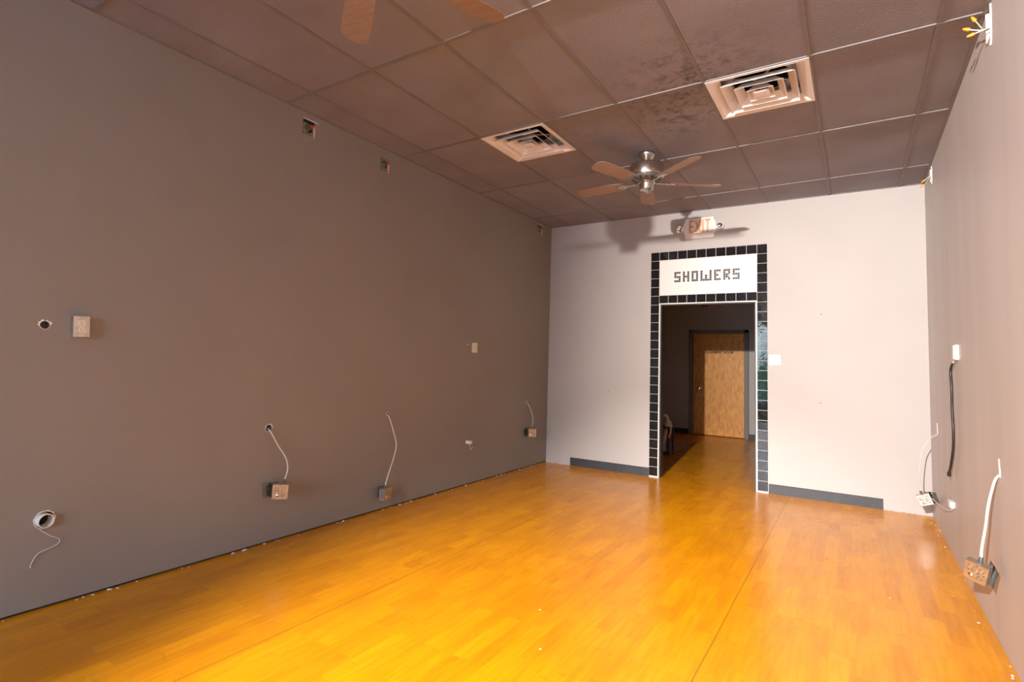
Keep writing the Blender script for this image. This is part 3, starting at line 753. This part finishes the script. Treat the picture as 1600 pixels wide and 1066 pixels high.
for (y, z, r, j) in ((-.089, 1.467, .021, .5), (1.231, .818, .026, .25), (2.403, .838, .017, .3), (3.569, 1.501, .017, .5), (4.846, .829, .019, .5), (-.018, .455, .043, .12), (3.60, .46, .022, .1)):
    ring_mesh(y, z, r, j, 'chipped_hole_edge', wl)
def make_pipe(y, z, r, ln, wire, label, mw, pipe=None):
    t = thing('pipe_stub', T(XL, y, z), label, 'pipe', 'pipe stubs on the left wall')
    g = MB(); mt = RZ(.1) @ RY(PI / 2)
    g.lathe([(r, -.045), (r, ln - .001), (r - .001, ln), (r - .004, ln), (r - .0045, -.045)], 32, mt); g.build('pipe', pipe or m_pvc, t)
    g = MB(); g.lathe([(0, -.03), (r - .0046, -.03)], 32, mt); g.build('inner_dark', m_dark, t)
    g = MB(); g.tube([(p[0] - XL, p[1] - y, p[2] - z) for p in wire], .0022, 6); g.build('wire', mw, t)
    return t
make_pipe(-.022, .455, .036, .035, [(XL - .03, -.035, .415), (XL + .012, -.03, .405), (XL + .02, .01, .37), (XL + .012, .048, .345), (XL + .012, .045, .32), (XL + .01, .01, .305), (XL + .01, -.035, .29), (XL + .008, -.055, .255), (XL + .008, -.062, .225)],
          'wide white pipe stub with a curling wire below it, left wall near the floor', m_conduit)
make_pipe(3.60, .46, .019, .06, [(XL + .03, 3.60, .438), (XL + .03, 3.625, .40), (XL + .025, 3.65, .375), (XL + .02, 3.69, .41)],
          'small white pipe stub with a short bent wire, farther along the left wall', m_cable_w)
# blank plate by the doorway
t = thing('switch_plate', BACK @ T(bl(3.121), 0, 1.452), 'white blank switch plate right of the doorway', 'switch plate')
g = MB(); g.box(-.059, .059, -.007, 0, -.057, .057, .003); g.build('plate', m_white, t)
for x in (-.024, .024):
    for zz in (-.043, .043): g = MB(); g.cyl(.003, 0, .001, 10, T(x, -.007, zz) @ RX(PI / 2)); g.build('screw', m_white, t)
# right wall device with black cable
t = thing('wall_switch', T(XR, 3.70, 1.505), 'white wall device with a black cable dangling from it, right wall', 'switch')
g = MB(); g.box(-.020, .0, -.033, .033, -.052, .052, .003); g.build('housing', m_white, t)
g = MB(); g.box(-.030, -.020, -.030, .030, -.048, .048, .003); g.build('cover_plate', m_white, t)
g = MB(); g.tube([(-.012, .03, -.05), (-.018, .055, -.058), (-.02, .075, -.072)], .006, 8); g.build('cable_end', m_cable_w, t)
g = MB(); g.tube([(-.02, .07, -.07), (-.022, .13, -.09), (-.024, .17, -.135), (-.024, .145, -.26), (-.024, .15, -.40), (-.024, .12, -.55), (-.024, .155, -.68), (-.028, .24, -.80), (-.03, .33, -.875)], .0085, 10)
g.lathe([(0, -.02), (.011, -.016), (.0125, 0), (.011, .016), (0, .02)], 12, T(-.03, .335, -.885) @ RX(.3)); g.build('black_cable', m_cable_b, t)
# low white box with cable running to the corner
t = thing('low_voltage_plate', T(XR, 4.10, .395), 'white low box low on the right wall trailing a thin white cable', 'wall plate')
g = MB(); g.box(-.030, .0, -.05, .05, -.022, .022, .003); g.build('housing', m_white, t)
g = MB(); g.tube([(-.012, -.04, -.024), (-.022, .0, -.045), (-.03, .3, -.10), (-.035, .6, -.125), (-.06, .76, -.115)], .0035, 7); g.build('cable', m_cable_w, t)
# torn drywall spikes where cables leave the right wall
def spike(y, z, h):
    g = MB(); g.poly([(-.012, -.015), (.012, -.02), (.010, .012), (.004, h), (-.002, h * .5), (-.012, .02)], 0, .004, T(XR, y, z) @ Matrix(((0, 0, -1, 0), (1, 0, 0, 0), (0, 1, 0, 0), (0, 0, 0, 1))))
    g.build('torn_plaster', m_plaster, wr)
spike(2.515, .862, .075); spike(4.95, .845, .075)

# ------------------------------------------------------------ back room objects
t = thing('emergency_light', T(1.50, YH - .02, 2.592), 'small bar light with a red end high above the equipment room door', 'light fixture')
g = MB(); g.box(-.085, .25, -.03, .02, -.005, .035, .006); g.box(-.095, -.06, -.04, .02, -.03, .02, .008); g.box(.21, .25, -.04, .02, -.03, .02, .008); g.build('housing', m_ivory, t)
g = MB(); g.box(-.23, -.10, -.035, .02, -.03, .03, .008); g.build('red_lens', m_redfix, t)
t = thing('utility_stand', T(1.37, 7.25, 0) @ RZ(-.1), 'low black-framed stand just inside the doorway holding white pipes and red cans', 'stand')
g = MB()
for x in (-.10, .105):
    for y in (-.09, .09): g.box(x - .012, x + .012, y - .012, y + .012, 0, .42)
for z_ in (.41, .03):
    for y in (-.09, .09): g.box(-.11, .117, y - .012, y + .012, z_ - .01, z_ + .012)
    for x in (-.10, .105): g.box(x - .012, x + .012, -.09, .09, z_ - .01, z_ + .012)
g.build('frame', m_black, t)
g = MB(); g.box(-.09, .09, -.08, .08, .02, .035); g.build('shelf', m_black, t)
g = MB(); g.box(.055, .092, -.085, .06, .035, .20, .004); g.build('side_panel', m_bluegrey, t)
t2 = thing('pvc_trap', T(1.36, 7.25, 0) @ RZ(-.1), 'white curved pipe with a rag, standing in the black-framed stand', 'pipe')
g = MB(); g.tube([(.025, -.02, .04), (.03, -.02, .25), (.075, -.02, .42), (.08, -.02, .50), (.06, -.02, .57), (.02, -.02, .59), (-.01, -.02, .575)], .022, 14); g.build('bent_pipe', m_pvc, t2)
g = MB(); g.tube([(-.075, -.02, .57), (-.075, -.02, .60)], .026, 14); g.tube([(-.08, -.02, .04), (-.085, -.02, .3), (-.075, -.02, .58)], .018, 14); g.build('pipe_cap', m_pvc, t2)
g = MB(); g.lathe([(.03, .52), (.045, .48), (.06, .44), (.052, .40), (.03, .39)], 12, T(.085, -.02, 0)); g.tube([(.12, -.03, .44), (.14, -.06, .36), (.135, -.10, .30), (.13, -.115, .26)], .014, 8); g.build('rag', m_cloth, t2)
for k, (x, y, z_, c) in enumerate(((-.06, .035, .035, m_redstuff), (-.055, -.035, .22, m_redstuff))):
    pass
g = MB(); g.lathe([(0, .035), (.042, .035), (.044, .045), (.044, .36), (.03, .375), (0, .378)], 24); o = g.build('paint_can', m_redstuff)
o.matrix_world = T(1.36, 7.25, 0) @ RZ(-.1) @ T(-.035, .04, 0); tag(o, 'red cylinder standing on the black-framed stand in the back room', 'can')

# ------------------------------------------------------------ chips of plaster along the wall feet (uncountable crumbs)
g = MB()
def chip(x, y, s):
    pts = [(s * random.uniform(.5, 1) * math.cos(a) * 1.6, s * random.uniform(.5, 1) * math.sin(a)) for a in (0, 1.1, 2.2, 3.3, 4.4, 5.4)]
    g.poly(pts, 0, s * .35, T(x, y, 0) @ RZ(random.uniform(0, 6)))
for k in range(70):
    y = random.uniform(-.4, 5.3); chip(XL + random.uniform(.0, .03), y, random.uniform(.002, .007))
for y in (.30, 1.02, 1.10, 1.25, 1.95, 2.6, 2.75, 3.1, 3.6, 4.2, 4.3, 5.0):
    chip(XL + .006, y, .011)
for k in range(26):
    y = random.uniform(1.2, 5.4); chip(XR - random.uniform(.0, .05) - .004, y, random.uniform(.002, .007))
for (x, y) in ((4.23, 1.93), (4.27, 1.62), (4.02, 2.95), (4.30, 1.52), (2.6, 1.2), (2.4, 1.55)):
    chip(x, y, .0042)
for k in range(40):
    x = random.uniform(XL, .66); p = BACK @ Vector((x - XL, -.012, 0)); chip(p.x, p.y, random.uniform(.002, .006))
    if k % 2: p = BACK @ Vector((bl(random.uniform(4.08, 4.44)), -.012, 0)); chip(p.x, p.y, random.uniform(.002, .006))
o = g.build('plaster_crumbs', m_plaster); tag(o, 'loose white plaster crumbs along the feet of the walls and on the floor', 'debris', kind='stuff')
# small screw holes / anchors left in the back wall
for (x, z_) in ((3.566, 1.95), (1.197, 1.007), (3.551, 1.009)):
    g = MB(); g.cyl(.005, 0, .0012, 12, BACK @ T(bl(x), 0, z_) @ RX(PI / 2)); g.build('screw_hole_mark', m_dark, wb)

# ------------------------------------------------------------ street outside the shop window (seen only in the tile glaze)
g = MB(); g.box(-12, 16, -30, YF - .2, -.15, -.02); struct(g.build('ground_outside', m_pave))
g = MB()
for k in range(26):
    x = random.uniform(-8, 12); s = random.uniform(.5, 1.0)
    g.lathe([(0, -.02), (s * .8, .0), (s, s * .7), (s * .8, s * 1.4), (s * .4, s * 1.9), (0, s * 2.0)], 9, T(x, -17 + random.uniform(-1, 1), 0))
o = g.build('hedge', m_leaf); tag(o, 'dark green hedge across the street, outside the shop window', 'hedge', kind='stuff')
